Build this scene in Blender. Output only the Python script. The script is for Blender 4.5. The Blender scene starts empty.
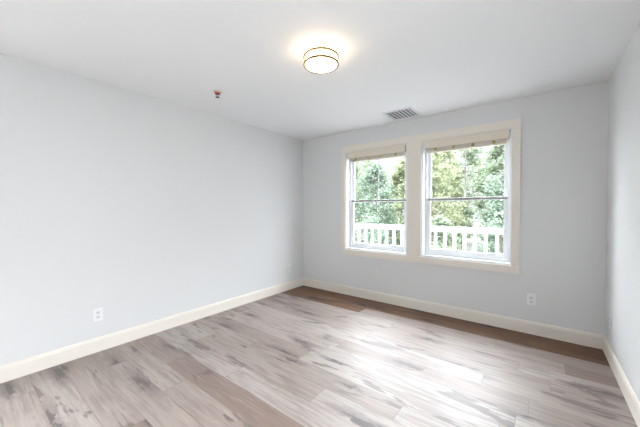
import bpy, bmesh, math, random
from mathutils import Vector, Matrix

random.seed(11)
SC = bpy.context.scene
COL = SC.collection
PI = math.pi

# ------------------------------------------------------------------ camera
LEFT, RIGHT, BACK, FRONT, H = -3.1563, 0.4853, 3.6255, -2.0, 2.44
CAM_H, YAW, PITCH, ROLL = 1.2854, 0.6563, -0.0154, -0.0016
cam_d = bpy.data.cameras.new('camera')
cam = bpy.data.objects.new('camera', cam_d)
COL.objects.link(cam)
cam_d.sensor_width = 36.0
cam_d.lens = 284.376 * 36.0 / 640.0
cam_d.clip_start = 0.02
_f = Vector((-math.sin(YAW) * math.cos(PITCH), math.cos(YAW) * math.cos(PITCH), math.sin(PITCH)))
_r = Vector((math.cos(YAW), math.sin(YAW), 0))
_u = _r.cross(_f)
_r2 = _r * math.cos(ROLL) + _u * math.sin(ROLL)
_u2 = -_r * math.sin(ROLL) + _u * math.cos(ROLL)
cam.matrix_world = Matrix(((_r2.x, _u2.x, -_f.x, 0), (_r2.y, _u2.y, -_f.y, 0), (_r2.z, _u2.z, -_f.z, CAM_H), (0, 0, 0, 1)))
SC.camera = cam

# ------------------------------------------------------------------ light
LOW_SKY, HIGH_SKY, SIDE_SKY, WEST_SKY = 1.10, 19.0, 6.5, 17.0     # hazy sky: pale at the horizon, bright overhead, with glows added at both sides to fill the room
LAMP_GLOW = 9.5
world = bpy.data.worlds.new('overcast_sky')
SC.world = world
world.use_nodes = True
wn = world.node_tree
for n in list(wn.nodes):
    wn.nodes.remove(n)
w_out = wn.nodes.new('ShaderNodeOutputWorld')
w_bg = wn.nodes.new('ShaderNodeBackground')
w_tc = wn.nodes.new('ShaderNodeTexCoord')
w_sep = wn.nodes.new('ShaderNodeSeparateXYZ')
w_map = wn.nodes.new('ShaderNodeMapRange')
w_map.interpolation_type = 'SMOOTHSTEP'
w_map.inputs['From Min'].default_value = 0.26
w_map.inputs['From Max'].default_value = 0.62
w_map.inputs['To Min'].default_value = LOW_SKY
w_map.inputs['To Max'].default_value = HIGH_SKY
w_bg.inputs['Color'].default_value = (0.92, 0.96, 1.0, 1)
wn.links.new(w_tc.outputs['Generated'], w_sep.inputs[0])
wn.links.new(w_sep.outputs['Z'], w_map.inputs['Value'])
w_side = wn.nodes.new('ShaderNodeMapRange')
w_side.interpolation_type = 'SMOOTHSTEP'
w_side.inputs['From Min'].default_value = 0.55
w_side.inputs['From Max'].default_value = 0.92
w_side.inputs['To Min'].default_value = 0.0
w_side.inputs['To Max'].default_value = SIDE_SKY
w_add = wn.nodes.new('ShaderNodeMath')
w_add.operation = 'ADD'
wn.links.new(w_sep.outputs['X'], w_side.inputs['Value'])
w_lobe = wn.nodes.new('ShaderNodeMapRange')
w_lobe.interpolation_type = 'SMOOTHSTEP'
w_lobe.inputs['From Min'].default_value = -0.66
w_lobe.inputs['From Max'].default_value = -0.86
w_lobe.inputs['To Min'].default_value = 0.0
w_lobe.inputs['To Max'].default_value = WEST_SKY
w_mul = wn.nodes.new('ShaderNodeMath')
w_mul.operation = 'ADD'
wn.links.new(w_sep.outputs['X'], w_lobe.inputs['Value'])
wn.links.new(w_map.outputs['Result'], w_mul.inputs[0])
wn.links.new(w_lobe.outputs['Result'], w_mul.inputs[1])
wn.links.new(w_mul.outputs[0], w_add.inputs[0])
wn.links.new(w_side.outputs['Result'], w_add.inputs[1])
wn.links.new(w_add.outputs[0], w_bg.inputs['Strength'])
wn.links.new(w_bg.outputs[0], w_out.inputs['Surface'])

SC.view_settings.view_transform = 'Standard'
SC.view_settings.look = 'None'
SC.view_settings.gamma = 1.0
SC.view_settings.use_curve_mapping = False
SC.view_settings.exposure = 0.12


# ------------------------------------------------------------------ helpers
def principled(name, color, rough=0.5, metal=0.0, spec=0.5, emit=None, strength=0.0):
    m = bpy.data.materials.new(name)
    m.use_nodes = True
    b = m.node_tree.nodes['Principled BSDF']
    b.inputs['Base Color'].default_value = (*color, 1)
    b.inputs['Roughness'].default_value = rough
    b.inputs['Metallic'].default_value = metal
    b.inputs['Specular IOR Level'].default_value = spec
    if emit:
        b.inputs['Emission Color'].default_value = (*emit, 1)
        b.inputs['Emission Strength'].default_value = strength
    return m


def N(m, kind, **kw):
    n = m.node_tree.nodes.new(kind)
    for k, v in kw.items():
        setattr(n, k, v)
    return n


def L(m, a, b):
    m.node_tree.links.new(a, b)


def math_node(m, op, a, b=None, c=None):
    n = N(m, 'ShaderNodeMath', operation=op)
    for i, v in enumerate((a, b, c)):
        if v is None:
            continue
        if isinstance(v, (int, float)):
            n.inputs[i].default_value = v
        else:
            L(m, v, n.inputs[i])
    return n.outputs[0]


def painted(name, color, rough, bump=0.04, scale=220.0):
    m = principled(name, color, rough, spec=0.3)
    b = m.node_tree.nodes['Principled BSDF']
    tc = N(m, 'ShaderNodeTexCoord')
    no = N(m, 'ShaderNodeTexNoise')
    no.inputs['Scale'].default_value = scale
    no.inputs['Detail'].default_value = 3
    L(m, tc.outputs['Object'], no.inputs['Vector'])
    bp = N(m, 'ShaderNodeBump')
    bp.inputs['Strength'].default_value = bump
    bp.inputs['Distance'].default_value = 0.002
    L(m, no.outputs['Fac'], bp.inputs['Height'])
    L(m, bp.outputs['Normal'], b.inputs['Normal'])
    return m


def floor_material():
    m = principled('plank_floor', (0.4, 0.3, 0.25), 0.38, spec=0.5)
    b = m.node_tree.nodes['Principled BSDF']
    b.inputs['Specular IOR Level'].default_value = 1.0
    tc = N(m, 'ShaderNodeTexCoord')
    sep = N(m, 'ShaderNodeSeparateXYZ')
    L(m, tc.outputs['Object'], sep.inputs[0])
    x, y = sep.outputs['X'], sep.outputs['Y']
    v = math_node(m, 'ADD', math_node(m, 'DIVIDE', y, 0.182), 20.08)
    row = math_node(m, 'FLOOR', v)
    wr = N(m, 'ShaderNodeTexWhiteNoise', noise_dimensions='1D')
    L(m, row, wr.inputs['W'])
    u = math_node(m, 'ADD', math_node(m, 'DIVIDE', x, 1.45), math_node(m, 'MULTIPLY', wr.outputs['Value'], 9.37))
    colm = math_node(m, 'FLOOR', u)
    cid = N(m, 'ShaderNodeCombineXYZ')
    L(m, row, cid.inputs[0])
    L(m, colm, cid.inputs[1])
    wid = N(m, 'ShaderNodeTexWhiteNoise', noise_dimensions='2D')
    L(m, cid.outputs[0], wid.inputs['Vector'])
    idv = wid.outputs['Value']
    sh = N(m, 'ShaderNodeVectorMath', operation='SCALE')
    L(m, wid.outputs['Color'], sh.inputs[0])
    sh.inputs['Scale'].default_value = 37.0
    pos = N(m, 'ShaderNodeVectorMath', operation='ADD')
    L(m, tc.outputs['Object'], pos.inputs[0])
    L(m, sh.outputs[0], pos.inputs[1])

    def stretched(sx, sy, detail, rough=0.55, dist=0.0):
        mp = N(m, 'ShaderNodeMapping')
        mp.inputs['Scale'].default_value = (sx, sy, 1.0)
        L(m, pos.outputs[0], mp.inputs['Vector'])
        no = N(m, 'ShaderNodeTexNoise')
        no.inputs['Scale'].default_value = 1.0
        no.inputs['Detail'].default_value = detail
        no.inputs['Roughness'].default_value = rough
        no.inputs['Distortion'].default_value = dist
        L(m, mp.outputs[0], no.inputs['Vector'])
        return no.outputs['Fac']

    fine = stretched(3.2, 60.0, 4, 0.6, 0.6)
    cath = stretched(1.5, 11.0, 3, 0.5, 1.2)
    patch = math_node(m, 'ADD', stretched(2.0, 7.0, 3, 0.55, 0.6), math_node(m, 'MULTIPLY', math_node(m, 'SUBTRACT', fine, 0.5), 0.22))
    ramp = N(m, 'ShaderNodeValToRGB')
    e = ramp.color_ramp.elements
    e[0].position = 0.0
    e[0].color = (0.181, 0.116, 0.091, 1)
    e[1].position = 1.0
    e[1].color = (0.362, 0.313, 0.290, 1)
    for p_, c_ in ((0.18, (0.247, 0.185, 0.160, 1)), (0.55, (0.296, 0.237, 0.209, 1))):
        k = e.new(p_)
        k.color = c_
    L(m, idv, ramp.inputs['Fac'])

    def mix(fac, a, bcol, blend='MIX'):
        n = N(m, 'ShaderNodeMix', data_type='RGBA', blend_type=blend)
        if isinstance(fac, (int, float)):
            n.inputs['Factor'].default_value = fac
        else:
            L(m, fac, n.inputs['Factor'])
        for s, q in (('A', a), ('B', bcol)):
            i = [k for k in n.inputs if k.identifier == s + '_Color'][0]
            if isinstance(q, tuple):
                i.default_value = q
            else:
                L(m, q, i)
        return [o for o in n.outputs if o.identifier == 'Result_Color'][0]

    def rng(val, a, b_, c=0.0, d=1.0):
        n = N(m, 'ShaderNodeMapRange', interpolation_type='SMOOTHSTEP')
        for nm, q in (('From Min', a), ('From Max', b_), ('To Min', c), ('To Max', d)):
            n.inputs[nm].default_value = q
        L(m, val, n.inputs['Value'])
        return n.outputs['Result']

    col = ramp.outputs['Color']
    # the two courses along the window wall, and a few planks of the next, are browner and less glossy
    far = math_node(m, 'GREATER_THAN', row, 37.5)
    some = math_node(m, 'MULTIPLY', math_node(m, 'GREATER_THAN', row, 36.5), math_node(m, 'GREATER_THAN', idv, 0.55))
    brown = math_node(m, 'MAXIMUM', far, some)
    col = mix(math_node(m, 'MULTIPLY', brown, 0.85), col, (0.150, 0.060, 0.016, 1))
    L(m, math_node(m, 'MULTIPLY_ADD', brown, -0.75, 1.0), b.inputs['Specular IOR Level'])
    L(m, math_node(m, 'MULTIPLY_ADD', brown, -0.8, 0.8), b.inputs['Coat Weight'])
    b.inputs['Coat Roughness'].default_value = 0.52
    col = mix(rng(cath, 0.46, 0.66, 0.0, 0.5), col, (0.15, 0.105, 0.085, 1))
    col = mix(rng(fine, 0.50, 0.70, 0.0, 0.6), col, (0.13, 0.09, 0.072, 1))
    col = mix(rng(fine, 0.28, 0.44, 0.5, 0.0), col, (0.42, 0.36, 0.33, 1))
    col = mix(rng(patch, 0.60, 0.66, 0.0, 0.8), col, (0.085, 0.055, 0.048, 1))
    # knots: sparse dark eyes stretched along the plank
    wob = N(m, 'ShaderNodeTexNoise')
    wob.inputs['Scale'].default_value = 14.0
    wob.inputs['Detail'].default_value = 2
    L(m, pos.outputs[0], wob.inputs['Vector'])
    wv = N(m, 'ShaderNodeVectorMath', operation='SCALE')
    L(m, wob.outputs['Color'], wv.inputs[0])
    wv.inputs['Scale'].default_value = 0.075
    kp = N(m, 'ShaderNodeVectorMath', operation='ADD')
    L(m, pos.outputs[0], kp.inputs[0])
    L(m, wv.outputs[0], kp.inputs[1])
    kmap = N(m, 'ShaderNodeMapping')
    kmap.inputs['Scale'].default_value = (1.15, 5.4, 1.0)
    L(m, kp.outputs[0], kmap.inputs['Vector'])
    vor = N(m, 'ShaderNodeTexVoronoi', voronoi_dimensions='2D', feature='F1')
    vor.inputs['Scale'].default_value = 1.0
    L(m, kmap.outputs[0], vor.inputs['Vector'])
    csep = N(m, 'ShaderNodeSeparateColor')
    L(m, vor.outputs['Color'], csep.inputs[0])
    gate = math_node(m, 'GREATER_THAN', csep.outputs['Red'], 0.52)
    size = math_node(m, 'MULTIPLY_ADD', csep.outputs['Green'], 0.20, 0.14)
    kd = math_node(m, 'ADD', math_node(m, 'DIVIDE', vor.outputs['Distance'], size), math_node(m, 'MULTIPLY', math_node(m, 'SUBTRACT', fine, 0.5), 1.9))
    halo = math_node(m, 'MULTIPLY', rng(kd, 0.6, 1.3, 0.6, 0.0), gate)
    core = math_node(m, 'MULTIPLY', rng(kd, 0.3, 0.6, 0.9, 0.0), gate)
    col = mix(halo, col, (0.12, 0.080, 0.072, 1))
    col = mix(core, col, (0.035, 0.022, 0.022, 1))
    # joints between the planks
    fv = math_node(m, 'FRACT', v)
    fu = math_node(m, 'FRACT', u)
    ev = math_node(m, 'MINIMUM', fv, math_node(m, 'SUBTRACT', 1.0, fv))
    eu = math_node(m, 'MINIMUM', fu, math_node(m, 'SUBTRACT', 1.0, fu))
    gap = math_node(m, 'MAXIMUM', math_node(m, 'LESS_THAN', ev, 0.010), math_node(m, 'LESS_THAN', eu, 0.0013))
    col = mix(math_node(m, 'MULTIPLY', gap, 0.65), col, (0.10, 0.07, 0.06, 1))
    L(m, col, b.inputs['Base Color'])
    L(m, rng(fine, 0.3, 0.7, 0.46, 0.56), b.inputs['Roughness'])
    hgt = math_node(m, 'SUBTRACT', math_node(m, 'MULTIPLY', fine, 0.4), gap)
    bp = N(m, 'ShaderNodeBump')
    bp.inputs['Strength'].default_value = 0.12
    bp.inputs['Distance'].default_value = 0.002
    L(m, hgt, bp.inputs['Height'])
    L(m, bp.outputs['Normal'], b.inputs['Normal'])
    return m


def glass_material():
    m = bpy.data.materials.new('window_glass')
    m.use_nodes = True
    t = m.node_tree
    t.nodes.remove(t.nodes['Principled BSDF'])
    out = t.nodes['Material Output']
    tr = N(m, 'ShaderNodeBsdfTransparent')
    tr.inputs['Color'].default_value = (0.97, 0.98, 0.98, 1)
    gl = N(m, 'ShaderNodeBsdfGlossy')
    gl.inputs['Roughness'].default_value = 0.02
    fr = N(m, 'ShaderNodeFresnel')
    fr.inputs['IOR'].default_value = 1.45
    mx = N(m, 'ShaderNodeMixShader')
    geo = N(m, 'ShaderNodeNewGeometry')          # reflect at the outer surface only: the pane is thin and does not bend light
    front = math_node(m, 'SUBTRACT', 1.0, geo.outputs['Backfacing'])
    L(m, math_node(m, 'MULTIPLY', fr.outputs[0], front), mx.inputs[0])
    L(m, tr.outputs[0], mx.inputs[1])
    L(m, gl.outputs[0], mx.inputs[2])
    L(m, mx.outputs[0], out.inputs['Surface'])
    return m


def leaf_material(name, dark, pale):
    m = bpy.data.materials.new(name)
    m.use_nodes = True
    t = m.node_tree
    t.nodes.remove(t.nodes['Principled BSDF'])
    out = t.nodes['Material Output']
    g = N(m, 'ShaderNodeNewGeometry')
    mx = N(m, 'ShaderNodeMix', data_type='RGBA')
    L(m, g.outputs['Random Per Island'], mx.inputs['Factor'])
    a = [k for k in mx.inputs if k.identifier == 'A_Color'][0]
    b = [k for k in mx.inputs if k.identifier == 'B_Color'][0]
    a.default_value = (*dark, 1)
    b.default_value = (*pale, 1)
    c = [o for o in mx.outputs if o.identifier == 'Result_Color'][0]
    d = N(m, 'ShaderNodeBsdfDiffuse')
    tl = N(m, 'ShaderNodeBsdfTranslucent')
    L(m, c, d.inputs['Color'])
    L(m, c, tl.inputs['Color'])
    ms = N(m, 'ShaderNodeMixShader')
    ms.inputs[0].default_value = 0.4
    L(m, d.outputs[0], ms.inputs[1])
    L(m, tl.outputs[0], ms.inputs[2])
    L(m, ms.outputs[0], out.inputs['Surface'])
    return m


def box(bm, x0, x1, y0, y1, z0, z1, bev=0.0):
    vs = [bm.verts.new((x, y, z)) for x in (x0, x1) for y in (y0, y1) for z in (z0, z1)]
    fs = [bm.faces.new([vs[i] for i in f]) for f in
          ((0, 1, 3, 2), (4, 6, 7, 5), (0, 4, 5, 1), (2, 3, 7, 6), (0, 2, 6, 4), (1, 5, 7, 3))]
    if bev > 0:
        es = list({e for f in fs for e in f.edges})
        bmesh.ops.bevel(bm, geom=es, offset=bev, segments=2, profile=0.5, affect='EDGES')
    return vs


def lathe(bm, prof, n=48, cx=0.0, cy=0.0):
    rings = []
    for r, z in prof:
        if r < 1e-6:
            rings.append([bm.verts.new((cx, cy, z))])
        else:
            rings.append([bm.verts.new((cx + r * math.cos(2 * PI * i / n), cy + r * math.sin(2 * PI * i / n), z)) for i in range(n)])
    for a, b in zip(rings, rings[1:]):
        for i in range(n):
            j = (i + 1) % n
            if len(a) == 1 and len(b) == 1:
                continue
            if len(a) == 1:
                bm.faces.new((a[0], b[i], b[j]))
            elif len(b) == 1:
                bm.faces.new((a[i], a[j], b[0]))
            else:
                bm.faces.new((a[i], a[j], b[j], b[i]))


def torus(bm, R, r, z, n=64, k=12, flat=1.0):
    rings = []
    for i in range(n):
        a = 2 * PI * i / n
        rings.append([bm.verts.new(((R + r * math.cos(2 * PI * j / k)) * math.cos(a),
                                    (R + r * math.cos(2 * PI * j / k)) * math.sin(a),
                                    z + r * flat * math.sin(2 * PI * j / k))) for j in range(k)])
    for i in range(n):
        for j in range(k):
            bm.faces.new((rings[i][j], rings[(i + 1) % n][j], rings[(i + 1) % n][(j + 1) % k], rings[i][(j + 1) % k]))


def tube(bm, pts, radii, k=8):
    rings = []
    for i, p in enumerate(pts):
        a = pts[max(0, i - 1)]
        c = pts[min(len(pts) - 1, i + 1)]
        d = (Vector(c) - Vector(a)).normalized()
        s = d.orthogonal().normalized()
        t = d.cross(s)
        rings.append([bm.verts.new(Vector(p) + (s * math.cos(2 * PI * j / k) + t * math.sin(2 * PI * j / k)) * radii[i]) for j in range(k)])
    for a, b in zip(rings, rings[1:]):
        for j in range(k):
            bm.faces.new((a[j], a[(j + 1) % k], b[(j + 1) % k], b[j]))
    bm.faces.new(rings[0][::-1])
    bm.faces.new(rings[-1])


def obj(name, bm, m, parent=None, smooth=False, recalc=True):
    if recalc:
        bmesh.ops.recalc_face_normals(bm, faces=bm.faces)
    me = bpy.data.meshes.new(name)
    bm.to_mesh(me)
    bm.free()
    me.materials.append(m)
    if smooth:
        for p in me.polygons:
            p.use_smooth = True
    o = bpy.data.objects.new(name, me)
    COL.objects.link(o)
    if parent:
        o.parent = parent
    return o


def struct(name, bm, m, parent=None):
    o = obj(name, bm, m, parent)
    if parent is None:
        o['kind'] = 'structure'
    return o


def tag(o, label, cat, group=None, kind=None):
    o['label'] = label
    o['category'] = cat
    if group:
        o['group'] = group
    if kind:
        o['kind'] = kind
    return o


def thing(name, label, cat, loc=(0, 0, 0), rotz=0.0, group=None):
    o = bpy.data.objects.new(name, None)
    COL.objects.link(o)
    o.location = loc
    o.rotation_euler = (0, 0, rotz)
    return tag(o, label, cat, group)


def copy_tree(o, parent=None):
    c = o.copy()
    COL.objects.link(c)
    if parent:
        c.parent = parent
    for ch in list(o.children):
        copy_tree(ch, c)
    return c


# ------------------------------------------------------------------ materials
WALL = painted('wall_paint', (0.73, 0.735, 0.74), 0.6)
CEIL = painted('ceiling_paint', (0.86, 0.87, 0.88), 0.8)
TRIM = painted('cream_trim_paint', (0.82, 0.77, 0.70), 0.35, 0.01, 60)
VINYL = principled('white_vinyl', (0.82, 0.84, 0.86), 0.35)
RAIL_SHADE = principled('taupe_rail_shade', (0.34, 0.33, 0.31), 0.5)  # grey tone standing in for shade on the white meeting rail
FLOOR = floor_material()
GLASS = glass_material()
BRASS = principled('brushed_brass', (0.30, 0.21, 0.09), 0.45, 1.0)
WHITE_PLASTIC = principled('white_plastic', (0.85, 0.85, 0.86), 0.35)
DARK_SLOT = principled('dark_slot', (0.05, 0.05, 0.05), 0.6)

# ------------------------------------------------------------------ room shell
WT = 0.165                                       # outer wall thickness
bm = bmesh.new()
box(bm, LEFT - 0.12, RIGHT + 0.12, FRONT - 0.12, BACK + WT, -0.05, 0.0)
struct('floor', bm, FLOOR)
bm = bmesh.new()
box(bm, LEFT - 0.12, RIGHT + 0.12, FRONT - 0.12, BACK + WT, H, H + 0.1)
struct('ceiling', bm, CEIL)
bm = bmesh.new()
LY0, LY1 = -1.85, 0.02                            # unseen window added in the left wall to brighten the right wall
SZ0, SZ1 = 0.45, 2.28
box(bm, LEFT - 0.12, LEFT, FRONT - 0.12, LY0, 0.0, H)
box(bm, LEFT - 0.12, LEFT, LY1, BACK + WT, 0.0, H)
box(bm, LEFT - 0.12, LEFT, LY0, LY1, 0.0, SZ0)
box(bm, LEFT - 0.12, LEFT, LY0, LY1, SZ1, H)
struct('wall_left', bm, WALL)
bm = bmesh.new()
SY0, SY1 = -0.85, 1.05       # added window, out of view in the right wall, to light the left wall
box(bm, RIGHT, RIGHT + 0.12, FRONT - 0.12, SY0, 0.0, H)
box(bm, RIGHT, RIGHT + 0.12, SY1, BACK + WT, 0.0, H)
box(bm, RIGHT, RIGHT + 0.12, SY0, SY1, 0.0, SZ0)
box(bm, RIGHT, RIGHT + 0.12, SY0, SY1, SZ1, H)
struct('wall_right', bm, WALL)
bm = bmesh.new()
box(bm, LEFT, RIGHT, FRONT - 0.12, FRONT, 0.0, H)
struct('wall_front', bm, WALL)

OPEN = [(-2.302, -1.362), (-1.172, -0.232)]      # the two window openings
Z0, Z1 = 0.685, 2.132
bm = bmesh.new()
xs = [LEFT, OPEN[0][0], OPEN[0][1], OPEN[1][0], OPEN[1][1], RIGHT]
for i in (0, 2, 4):
    box(bm, xs[i], xs[i + 1], BACK, BACK + WT, 0.0, H)
for a, b in OPEN:
    box(bm, a, b, BACK, BACK + WT, 0.0, Z0)
    box(bm, a, b, BACK, BACK + WT, Z1, H)
struct('wall_back', bm, WALL)


def baseboard(name, axis, wall, direction, a, b):
    """profile run along one wall: flat board, small cove and bead at its top"""
    prof = [(0, 0), (0.015, 0), (0.015, 0.104), (0.0125, 0.110), (0.0125, 0.116), (0.008, 0.124), (0.004, 0.129), (0, 0.129)]
    bm = bmesh.new()
    rows = []
    for t in (a, b):
        r = []
        for d, z in prof:
            p = (wall + direction * d, t, z) if axis == 'x' else (t, wall + direction * d, z)
            r.append(bm.verts.new(p))
        rows.append(r)
    n = len(prof)
    for i in range(n):
        bm.faces.new((rows[0][i], rows[0][(i + 1) % n], rows[1][(i + 1) % n], rows[1][i]))
    bm.faces.new(rows[0][::-1])
    bm.faces.new(rows[1])
    struct(name, bm, TRIM)


baseboard('baseboard_left', 'x', LEFT, 1, FRONT, BACK)
baseboard('baseboard_right', 'x', RIGHT, -1, FRONT, BACK)
baseboard('baseboard_back', 'y', BACK, -1, LEFT + 0.015, RIGHT - 0.015)
baseboard('baseboard_front', 'y', FRONT, 1, LEFT + 0.015, RIGHT - 0.015)

# casing: flat boards around and between the windows
CT = 0.02
bm = bmesh.new()
cx0, cx1, cz0, cz1 = -2.371, -0.155, 0.602, 2.224
box(bm, cx0, cx1, BACK - CT, BACK, Z1 + 0.003, cz1, 0.002)
box(bm, cx0, cx1, BACK - CT, BACK, cz0, Z0 - 0.003, 0.002)
box(bm, cx0, OPEN[0][0] - 0.003, BACK - CT, BACK, Z0 - 0.003, Z1 + 0.003, 0.002)
box(bm, OPEN[0][1] + 0.003, OPEN[1][0] - 0.003, BACK - CT, BACK, Z0 - 0.003, Z1 + 0.003, 0.002)
box(bm, OPEN[1][1] + 0.003, cx1, BACK - CT, BACK, Z0 - 0.003, Z1 + 0.003, 0.002)
struct('trim_1', bm, TRIM)


def rect_frame(bm, x0, x1, z0, z1, y0, y1, side, bottom, top, bev=0.003):
    box(bm, x0, x0 + side, y0, y1, z0, z1, bev)
    box(bm, x1 - side, x1, y0, y1, z0, z1, bev)
    box(bm, x0 + side, x1 - side, y0, y1, z0, z0 + bottom, bev)
    box(bm, x0 + side, x1 - side, y0, y1, z1 - top, z1, bev)


def window(name, x0, x1):
    bm = bmesh.new()
    t = 0.012                                    # jamb boards lining the opening
    box(bm, x0, x0 + t, BACK, BACK + WT, Z0, Z1)
    box(bm, x1 - t, x1, BACK, BACK + WT, Z0, Z1)
    box(bm, x0 + t, x1 - t, BACK, BACK + WT, Z1 - t, Z1)
    box(bm, x0 + t, x1 - t, BACK, BACK + WT, Z0, Z0 + 0.018)
    f = 0.028                                    # vinyl frame with stop and tracks
    rect_frame(bm, x0 + t, x1 - t, Z0 + 0.018, Z1 - t, BACK + 0.088, BACK + 0.160, f, 0.022, 0.03)
    root = struct(name, bm, VINYL)
    a, b = x0 + t + f - 0.004, x1 - t - f + 0.004
    mid = 1.404
    lo0 = Z0 + 0.038
    bm = bmesh.new()
    rect_frame(bm, a, b, lo0, mid + 0.018, BACK + 0.094, BACK + 0.122, 0.042, 0.06, 0.030)
    low = obj('lower_sash', bm, VINYL, root)
    bm = bmesh.new()
    box(bm, a + 0.002, b - 0.002, BACK + 0.0905, BACK + 0.0945, mid - 0.012, mid + 0.012, 0.001)  # thin strip added to carry the shade of the backlit rail
    obj('rail_shade_strip', bm, RAIL_SHADE, low)
    bm = bmesh.new()
    box(bm, a + 0.038, b - 0.038, BACK + 0.106, BACK + 0.110, lo0 + 0.055, mid - 0.012)
    obj('pane', bm, GLASS, low)
    bm = bmesh.new()
    rect_frame(bm, a, b, mid - 0.018, Z1 - 0.038, BACK + 0.126, BACK + 0.154, 0.042, 0.034, 0.042)
    up = obj('upper_sash', bm, VINYL, root)
    bm = bmesh.new()
    box(bm, a + 0.038, b - 0.038, BACK + 0.138, BACK + 0.142, mid + 0.012, Z1 - 0.076)
    obj('pane', bm, GLASS, up)
    bm = bmesh.new()
    xm = (a + b) / 2
    box(bm, xm - 0.008, xm + 0.008, BACK + 0.131, BACK + 0.137, mid + 0.016, Z1 - 0.08, 0.002)
    obj('muntin', bm, VINYL, up)
    return root


window('window_1', *OPEN[0])
window('window_2', *OPEN[1])


def fill_window(name, trim, wall, out, ya, yb):  # windows added out of view to let in fill daylight
    bm = bmesh.new()
    xa, xb = sorted((wall + out * 0.04, wall + out * 0.10))
    ym = (ya + yb) / 2
    for a, b in ((ya, ya + 0.06), (yb - 0.06, yb), (ym - 0.04, ym + 0.04)):
        box(bm, xa, xb, a, b, SZ0, SZ1)
    box(bm, xa, xb, ya + 0.06, yb - 0.06, SZ0, SZ0 + 0.06)
    box(bm, xa, xb, ya + 0.06, yb - 0.06, SZ1 - 0.06, SZ1)
    root = struct(name, bm, VINYL)
    for a, b in ((ya + 0.05, ym - 0.03), (ym + 0.03, yb - 0.05)):
        bm = bmesh.new()
        box(bm, xa + 0.028, xa + 0.032, a, b, SZ0 + 0.05, SZ1 - 0.05)
        obj('pane', bm, GLASS, root)
    bm = bmesh.new()
    x0, x1 = sorted((wall, wall - out * CT))
    for a in ((ya - 0.09, yb + 0.09, SZ1, SZ1 + 0.09), (ya - 0.09, yb + 0.09, SZ0 - 0.09, SZ0), (ya - 0.09, ya, SZ0, SZ1), (yb, yb + 0.09, SZ0, SZ1)):
        box(bm, x0, x1, a[0], a[1], a[2], a[3], 0.002)
    struct(trim, bm, TRIM)


fill_window('fill_window_right', 'fill_trim_right', RIGHT, 1, SY0, SY1)
fill_window('fill_window_left', 'fill_trim_left', LEFT, -1, LY0, LY1)

# ------------------------------------------------------------------ blinds raised to the top of each window
SHADE = principled('shade_fabric', (0.74, 0.71, 0.64), 0.8)
TAB = principled('olive_tape', (0.42, 0.36, 0.14), 0.7)
BLIND = principled('cream_valance', (0.76, 0.69, 0.585), 0.45)


def make_blind(x0, x1, label):
    xm = (x0 + x1) / 2
    w = (x1 - x0) / 2 - 0.012
    root = thing('window_blind', label, 'blind', (xm, BACK + 0.045, Z1 - 0.16), 0, 'raised blinds in the two windows')
    bm = bmesh.new()                             # headrail box fixed under the jamb head
    box(bm, -w + 0.012, w - 0.012, -0.028, 0.026, 0.100, 0.1475, 0.002)
    obj('headrail', bm, BLIND, root)
    bm = bmesh.new()
    box(bm, -w + 0.003, w - 0.003, -0.046, -0.0285, 0.064, 0.158, 0.003)
    for s in (-1, 1):                            # short returns at the ends
        box(bm, min(s * (w - 0.022), s * (w - 0.011)), max(s * (w - 0.022), s * (w - 0.011)), -0.029, 0.02, 0.064, 0.099, 0.001)
    obj('valance', bm, BLIND, root)
    bm = bmesh.new()
    z = 0.098
    for k in range(7):                           # folded pleats
        box(bm, -w + 0.026, w - 0.026, -0.022, 0.022, z - 0.0085, z - 0.001, 0.002)
        z -= 0.0095
    st = obj('pleat_stack', bm, SHADE, root)
    bm = bmesh.new()
    box(bm, -w + 0.026, w - 0.026, -0.024, 0.024, 0.012, 0.031, 0.004)
    obj('bottom_rail', bm, BLIND, root)
    for px in (-0.70, -0.24, 0.22, 0.68):
        bm = bmesh.new()
        box(bm, px * w - 0.016, px * w + 0.016, -0.0265, -0.0225, 0.030, 0.075, 0.001)
        obj('tape_tab', bm, TAB, root)
    return root


make_blind(OPEN[0][0] + 0.012, OPEN[0][1] - 0.012, 'cream blind raised to the top of the left window, nearer the room corner')
make_blind(OPEN[1][0] + 0.012, OPEN[1][1] - 0.012, 'cream blind raised to the top of the right window')

# ------------------------------------------------------------------ ceiling light
lamp = thing('ceiling_light', 'round flush ceiling light with two brass rings and glowing frosted glass', 'ceiling light', (-1.270, 1.665, H))
DIFF = principled('frosted_glass', (0.9, 0.88, 0.82), 0.4, emit=(1.0, 0.79, 0.52), strength=LAMP_GLOW)
bm = bmesh.new()
lathe(bm, [(0, 0), (0.108, 0), (0.108, -0.012), (0.102, -0.018), (0, -0.018)])
obj('mounting_pan', bm, WHITE_PLASTIC, lamp, True)
bm = bmesh.new()
prof = [(0.0, -0.019), (0.113, -0.019), (0.116, -0.028), (0.116, -0.098), (0.113, -0.106), (0.095, -0.114), (0.06, -0.121), (0, -0.124)]
lathe(bm, prof)
obj('glass_diffuser', bm, DIFF, lamp, True)
for z in (-0.046, -0.100):
    bm = bmesh.new()
    torus(bm, 0.1225, 0.0068, z, flat=1.2)
    obj('brass_ring', bm, BRASS, lamp, True)
for k in range(3):
    a = math.radians(-42 + 120 * k)
    bm = bmesh.new()
    box(bm, -0.004, 0.004, -0.002, 0.002, -0.100, -0.004, 0.0008)
    bmesh.ops.rotate(bm, verts=bm.verts, cent=(0, 0, 0), matrix=Matrix.Rotation(a + PI / 2, 3, 'Z'))
    bmesh.ops.translate(bm, verts=bm.verts, vec=(0.1185 * math.cos(a), 0.1185 * math.sin(a), 0))
    obj('strap', bm, BRASS, lamp)

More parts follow.
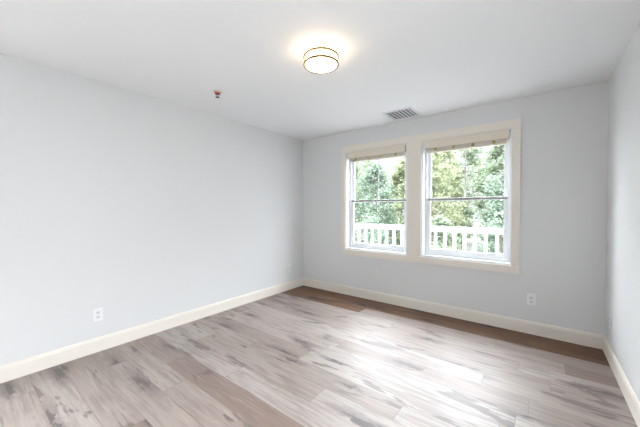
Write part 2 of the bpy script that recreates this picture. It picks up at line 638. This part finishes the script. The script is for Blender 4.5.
# ------------------------------------------------------------------ ceiling vent
vent = thing('ceiling_vent', 'white square ceiling air vent with angled louvres near the window wall', 'vent', (-1.330, 3.360, H))
DUCT = principled('grey_duct', (0.22, 0.24, 0.25), 0.6)
VENT = principled('vent_enamel', (0.78, 0.80, 0.82), 0.4)
bm = bmesh.new()
q, r_ = 0.178, 0.148
for a in ((-q, q, -q, -r_), (-q, q, r_, q), (-q, -r_, -r_, r_), (r_, q, -r_, r_)):
    box(bm, a[0], a[1], a[2], a[3], -0.008, 0.0, 0.002)
obj('flange', bm, VENT, vent)
bm = bmesh.new()
box(bm, -r_, r_, -r_, r_, -0.0015, -0.0003)
obj('duct_back', bm, DUCT, vent)
for k in range(7):
    bm = bmesh.new()
    box(bm, -0.014, 0.014, -r_, r_, -0.0012, 0.0012)
    bmesh.ops.rotate(bm, verts=bm.verts, cent=(0, 0, 0), matrix=Matrix.Rotation(math.radians(24), 3, 'Y'))
    bmesh.ops.translate(bm, verts=bm.verts, vec=(-r_ + 0.021 + k * 0.0423, 0, -0.0095))
    obj('louvre', bm, VENT, vent)

# ------------------------------------------------------------------ fire sprinkler
spr = thing('fire_sprinkler', 'small pendent fire sprinkler with red bulb and pale ring on the ceiling', 'sprinkler', (-2.518, 1.618, H), 0.6)
SPR_RING = principled('pale_copper_ring', (0.66, 0.48, 0.40), 0.4)
RED = principled('red_bulb', (0.60, 0.05, 0.03), 0.2)
STEEL = principled('dark_bronze', (0.10, 0.06, 0.05), 0.4, 0.6)
bm = bmesh.new()
lathe(bm, [(0, 0), (0.040, 0), (0.040, -0.003), (0.030, -0.008), (0.018, -0.012), (0.016, -0.016), (0, -0.016)], 32)
obj('escutcheon', bm, SPR_RING, spr, True)
bm = bmesh.new()
lathe(bm, [(0, -0.0155), (0.012, -0.0155), (0.012, -0.022), (0.007, -0.025), (0, -0.025)], 20)
for s in (-1, 1):
    tube(bm, [(s * 0.010, 0, -0.021), (s * 0.016, 0, -0.032), (s * 0.012, 0, -0.044), (s * 0.003, 0, -0.051)], [0.003] * 4)
obj('frame_arms', bm, STEEL, spr, True)
bm = bmesh.new()
lathe(bm, [(0.0165, -0.0125), (0.026, -0.0125), (0.025, -0.019), (0.0165, -0.021)], 28)
obj('red_collar', bm, RED, spr, True)
bm = bmesh.new()
lathe(bm, [(0, -0.0245), (0.0028, -0.026), (0.0032, -0.036), (0.0025, -0.046), (0, -0.048)], 16)
obj('glass_bulb', bm, RED, spr, True)
bm = bmesh.new()
lathe(bm, [(0, -0.051), (0.020, -0.052), (0.020, -0.0535), (0, -0.0545)], 24)
obj('deflector', bm, STEEL, spr, True)


# ------------------------------------------------------------------ wall outlets
SLOT = principled('outlet_slot', (0.12, 0.12, 0.12), 0.5)
FACE = principled('outlet_face', (0.74, 0.74, 0.75), 0.4)


def make_outlet(label):
    root = thing('wall_outlet', label, 'outlet', (0, 0, 0), 0, 'duplex outlets low on the walls')
    bm = bmesh.new()
    box(bm, -0.036, 0.036, -0.007, 0.0, -0.058, 0.058, 0.0025)
    obj('cover_plate', bm, WHITE_PLASTIC, root)
    for z in (0.020, -0.020):
        bm = bmesh.new()
        box(bm, -0.017, 0.017, -0.0095, -0.0065, z - 0.014, z + 0.014, 0.0014)
        s = obj('socket_face', bm, FACE, root)
        bm = bmesh.new()
        box(bm, -0.0080, -0.0055, -0.0100, -0.0093, z - 0.002, z + 0.007)
        box(bm, 0.0055, 0.0080, -0.0100, -0.0093, z - 0.002, z + 0.007)
        box(bm, -0.0025, 0.0025, -0.0100, -0.0093, z - 0.009, z - 0.005)
        obj('slots', bm, SLOT, s)
    bm = bmesh.new()
    box(bm, -0.003, 0.003, -0.0082, -0.0065, -0.003, 0.003, 0.0008)
    obj('screw', bm, FACE, root)
    return root


outlet_spots = [
    ((LEFT, 0.800, 0.334), PI / 2, 'white outlet low on the left wall, nearest the camera'),
    ((LEFT, 3.285, 0.345), PI / 2, 'white outlet low on the left wall beside the far corner'),
    ((-0.056, BACK, 0.354), 0.0, 'white outlet on the grey wall below and right of the windows'),
    ((RIGHT, 3.37, 0.335), -PI / 2, 'white outlet low on the right wall near the corner'),
]
first = None
for loc, rz, lab in outlet_spots:
    if first is None:
        first = o = make_outlet(lab)
    else:
        o = copy_tree(first)
        o['label'] = lab
    o.location = loc
    o.rotation_euler = (0, 0, rz)

# ------------------------------------------------------------------ porch outside
DECK = principled('deck_boards', (0.22, 0.215, 0.21), 0.7)
RAILW = principled('white_railing_paint', (0.62, 0.65, 0.68), 0.6)
YR = 5.0
bm = bmesh.new()
yy = BACK + WT + 0.005
while yy < YR + 0.12:
    box(bm, -6.6, 3.0, yy, yy + 0.135, -0.12, -0.085)
    yy += 0.141
struct('porch_deck', bm, DECK)
rail = thing('porch_railing', 'white porch railing with square balusters outside the windows', 'railing', (0, YR, -0.085))
bm = bmesh.new()
box(bm, -6.4, 2.8, -0.055, 0.055, 1.048, 1.075, 0.004)
obj('top_rail', bm, RAILW, rail)
bm = bmesh.new()
box(bm, -6.4, 2.8, -0.020, 0.020, 0.990, 1.047, 0.003)
obj('under_rail', bm, RAILW, rail)
bm = bmesh.new()
box(bm, -6.4, 2.8, -0.020, 0.020, 0.09, 0.15, 0.003)
obj('bottom_rail', bm, RAILW, rail)
for k in range(-23, 38):
    bx = -2.86 + k * 0.1477
    bm = bmesh.new()
    box(bm, bx - 0.020, bx + 0.020, -0.019, 0.019, 0.1505, 0.9895)
    obj('baluster', bm, RAILW, rail)
for s in (-6.45, 2.85):
    bm = bmesh.new()
    box(bm, s - 0.05, s + 0.05, -0.05, 0.05, 0.0, 1.13, 0.004)
    box(bm, s - 0.065, s + 0.065, -0.065, 0.065, 1.13, 1.16, 0.004)
    obj('newel_post', bm, RAILW, rail)

GRASS = principled('leaf_litter_ground', (0.060, 0.058, 0.050), 0.9)
bm = bmesh.new()
box(bm, -60, 60, -40, 60, -0.9, -0.6)
struct('ground', bm, GRASS)
bm = bmesh.new()
box(bm, RIGHT + 0.9, RIGHT + 9.0, -9.0, 6.0, -0.6, -0.52)  # unseen slab added to bounce daylight in through the right wall
struct('bounce_slab', bm, principled('pale_bounce', (0.20, 0.20, 0.20), 0.8))

# ------------------------------------------------------------------ wood beyond the railing
BARK = principled('bark', (0.16, 0.13, 0.10), 0.9)
LEAF = {
    'yellow': leaf_material('leaf_yellow_green', (0.150, 0.180, 0.100), (0.37, 0.395, 0.265)),
    'mid': leaf_material('leaf_mid_green', (0.125, 0.172, 0.115), (0.325, 0.370, 0.265)),
    'deep': leaf_material('leaf_deep_green', (0.110, 0.160, 0.120), (0.280, 0.340, 0.260)),
}


def leaf(bm, c, size, rnd):
    d = Vector((rnd.gauss(0, 1), rnd.gauss(0, 1), rnd.gauss(0, 0.7))).normalized()
    n = Vector((rnd.gauss(0, 1), rnd.gauss(0, 1), rnd.gauss(0.6, 1))).normalized()
    s = d.cross(n)
    if s.length < 1e-3:
        return
    s.normalize()
    n = s.cross(d)
    w = size * 0.30
    a = bm.verts.new(c)
    b = bm.verts.new(c + d * size * 0.5 + s * w + n * size * 0.08)
    e = bm.verts.new(c + d * size)
    f = bm.verts.new(c + d * size * 0.5 - s * w + n * size * 0.08)
    bm.faces.new((a, b, e))
    bm.faces.new((a, e, f))


def tree(name, label, cat, group, x, y, height, spread, base, tone, n_clumps, per, size, seed):
    rnd = random.Random(seed)
    root = thing(name, label, cat, (x, y, -0.6), 0, group)
    tb = bmesh.new()
    top = Vector((rnd.uniform(-0.3, 0.3), rnd.uniform(-0.3, 0.3), height * 0.92))
    pts = [Vector((0, 0, 0)), Vector((top.x * 0.2, top.y * 0.1, height * 0.3)), Vector((top.x * 0.7, top.y * 0.6, height * 0.62)), top]
    r0 = 0.011 * height + 0.008
    tube(tb, pts, [r0, r0 * 0.8, r0 * 0.5, r0 * 0.15])
    lb = bmesh.new()
    for k in range(n_clumps):
        t = (k + rnd.random()) / n_clumps
        zc = base + (height - base) * t
        prof = math.sin(PI * min(1.0, 0.16 + 0.84 * t)) ** 0.7
        ang = rnd.uniform(0, 2 * PI)
        rr = spread * prof * math.sqrt(rnd.uniform(0.05, 1.0))
        axis_t = min(1.0, zc / height)
        ax = Vector((top.x * axis_t, top.y * axis_t, max(0.1, zc - rr * 0.45)))
        c = Vector((ax.x + rr * math.cos(ang), ax.y + rr * math.sin(ang), zc))
        if k % 2 == 0:
            tube(tb, [ax, ax.lerp(c, 0.5) + Vector((0, 0, 0.06 * rr)), c], [r0 * 0.25, r0 * 0.16, r0 * 0.06], 5)
        cr = 0.36 * spread * rnd.uniform(0.55, 1.0) * (0.6 + 0.4 * prof)
        for _ in range(per):
            v = Vector((rnd.gauss(0, 0.5), rnd.gauss(0, 0.5), rnd.gauss(0, 0.36)))
            p = c + v * cr
            if p.z < 0.02:
                p.z = 0.02 + rnd.random() * 0.1
            leaf(lb, p, size * rnd.uniform(0.7, 1.25), rnd)
    obj('trunk', tb, BARK, root, True)
    obj('foliage', lb, LEAF[tone], root, recalc=False)
    return root


GT = 'trees of the wood beyond the porch railing'
TREES = [
    # x, y, height, spread, foliage base, tone, label
    (-6.45, 9.6, 4.3, 0.85, 'mid', 'mid-green leafy tree at the left edge of the left window'),
    (-4.60, 9.3, 3.4, 0.78, 'deep', 'bluish green tree in the middle of the left window with open sky above'),
    (-2.60, 9.6, 4.0, 0.85, 'yellow', 'yellow-green tree filling the left half of the right window'),
    (-0.62, 9.4, 3.9, 0.80, 'deep', 'deep green tree at the right edge of the right window'),
]
for i, (x, y, h, s, tone, lab) in enumerate(TREES):
    tree('leafy_tree', lab, 'tree', GT, x, y, h, s, 0.25, tone, 80, 110, 0.095, 100 + i)
FAR = [(-10.3, 13.2, 5.6), (-7.7, 13.0, 5.0), (-5.35, 13.3, 4.2), (-3.2, 13.0, 5.2), (-1.1, 13.3, 5.3), (1.3, 13.0, 5.2)]
for i, (x, y, h) in enumerate(FAR):
    tree('leafy_tree', 'pale green tree of the hazy row showing between the nearer trees', 'tree', GT, x, y, h, 0.88, 0.2,
         ('mid', 'mid', 'yellow', 'yellow', 'mid', 'mid')[i], 90, 110, 0.12, 200 + i)
BACKROW = [(-9.8, 17.0, 6.6), (-6.6, 17.4, 5.2), (-3.4, 17.0, 6.0), (0.2, 17.6, 6.2), (4.6, 17.0, 6.0)]
for i, (x, y, h) in enumerate(BACKROW):
    tree('leafy_tree', 'taller tree at the very back of the wood, seen only through gaps', 'tree', GT, x, y, h, 1.3, 0.3,
         'mid', 80, 90, 0.15, 300 + i)

GB = 'low bushes behind the porch railing'
BUSHES = [
    (-5.5, 7.4, 1.75, 0.62, 'mid', 'low bush behind the railing at the left of the left window'),
    (-3.8, 7.5, 1.60, 0.62, 'deep', 'low bush behind the railing at the right of the left window'),
    (-2.1, 7.4, 1.65, 0.62, 'mid', 'low bush behind the railing at the left of the right window'),
    (-0.55, 7.5, 1.75, 0.58, 'deep', 'low bush behind the railing at the right of the right window'),
]
for i, (x, y, h, s, tone, lab) in enumerate(BUSHES):
    tree('leafy_bush', lab, 'bush', GB, x, y, h, s, 0.1, tone, 50, 110, 0.075, 400 + i)
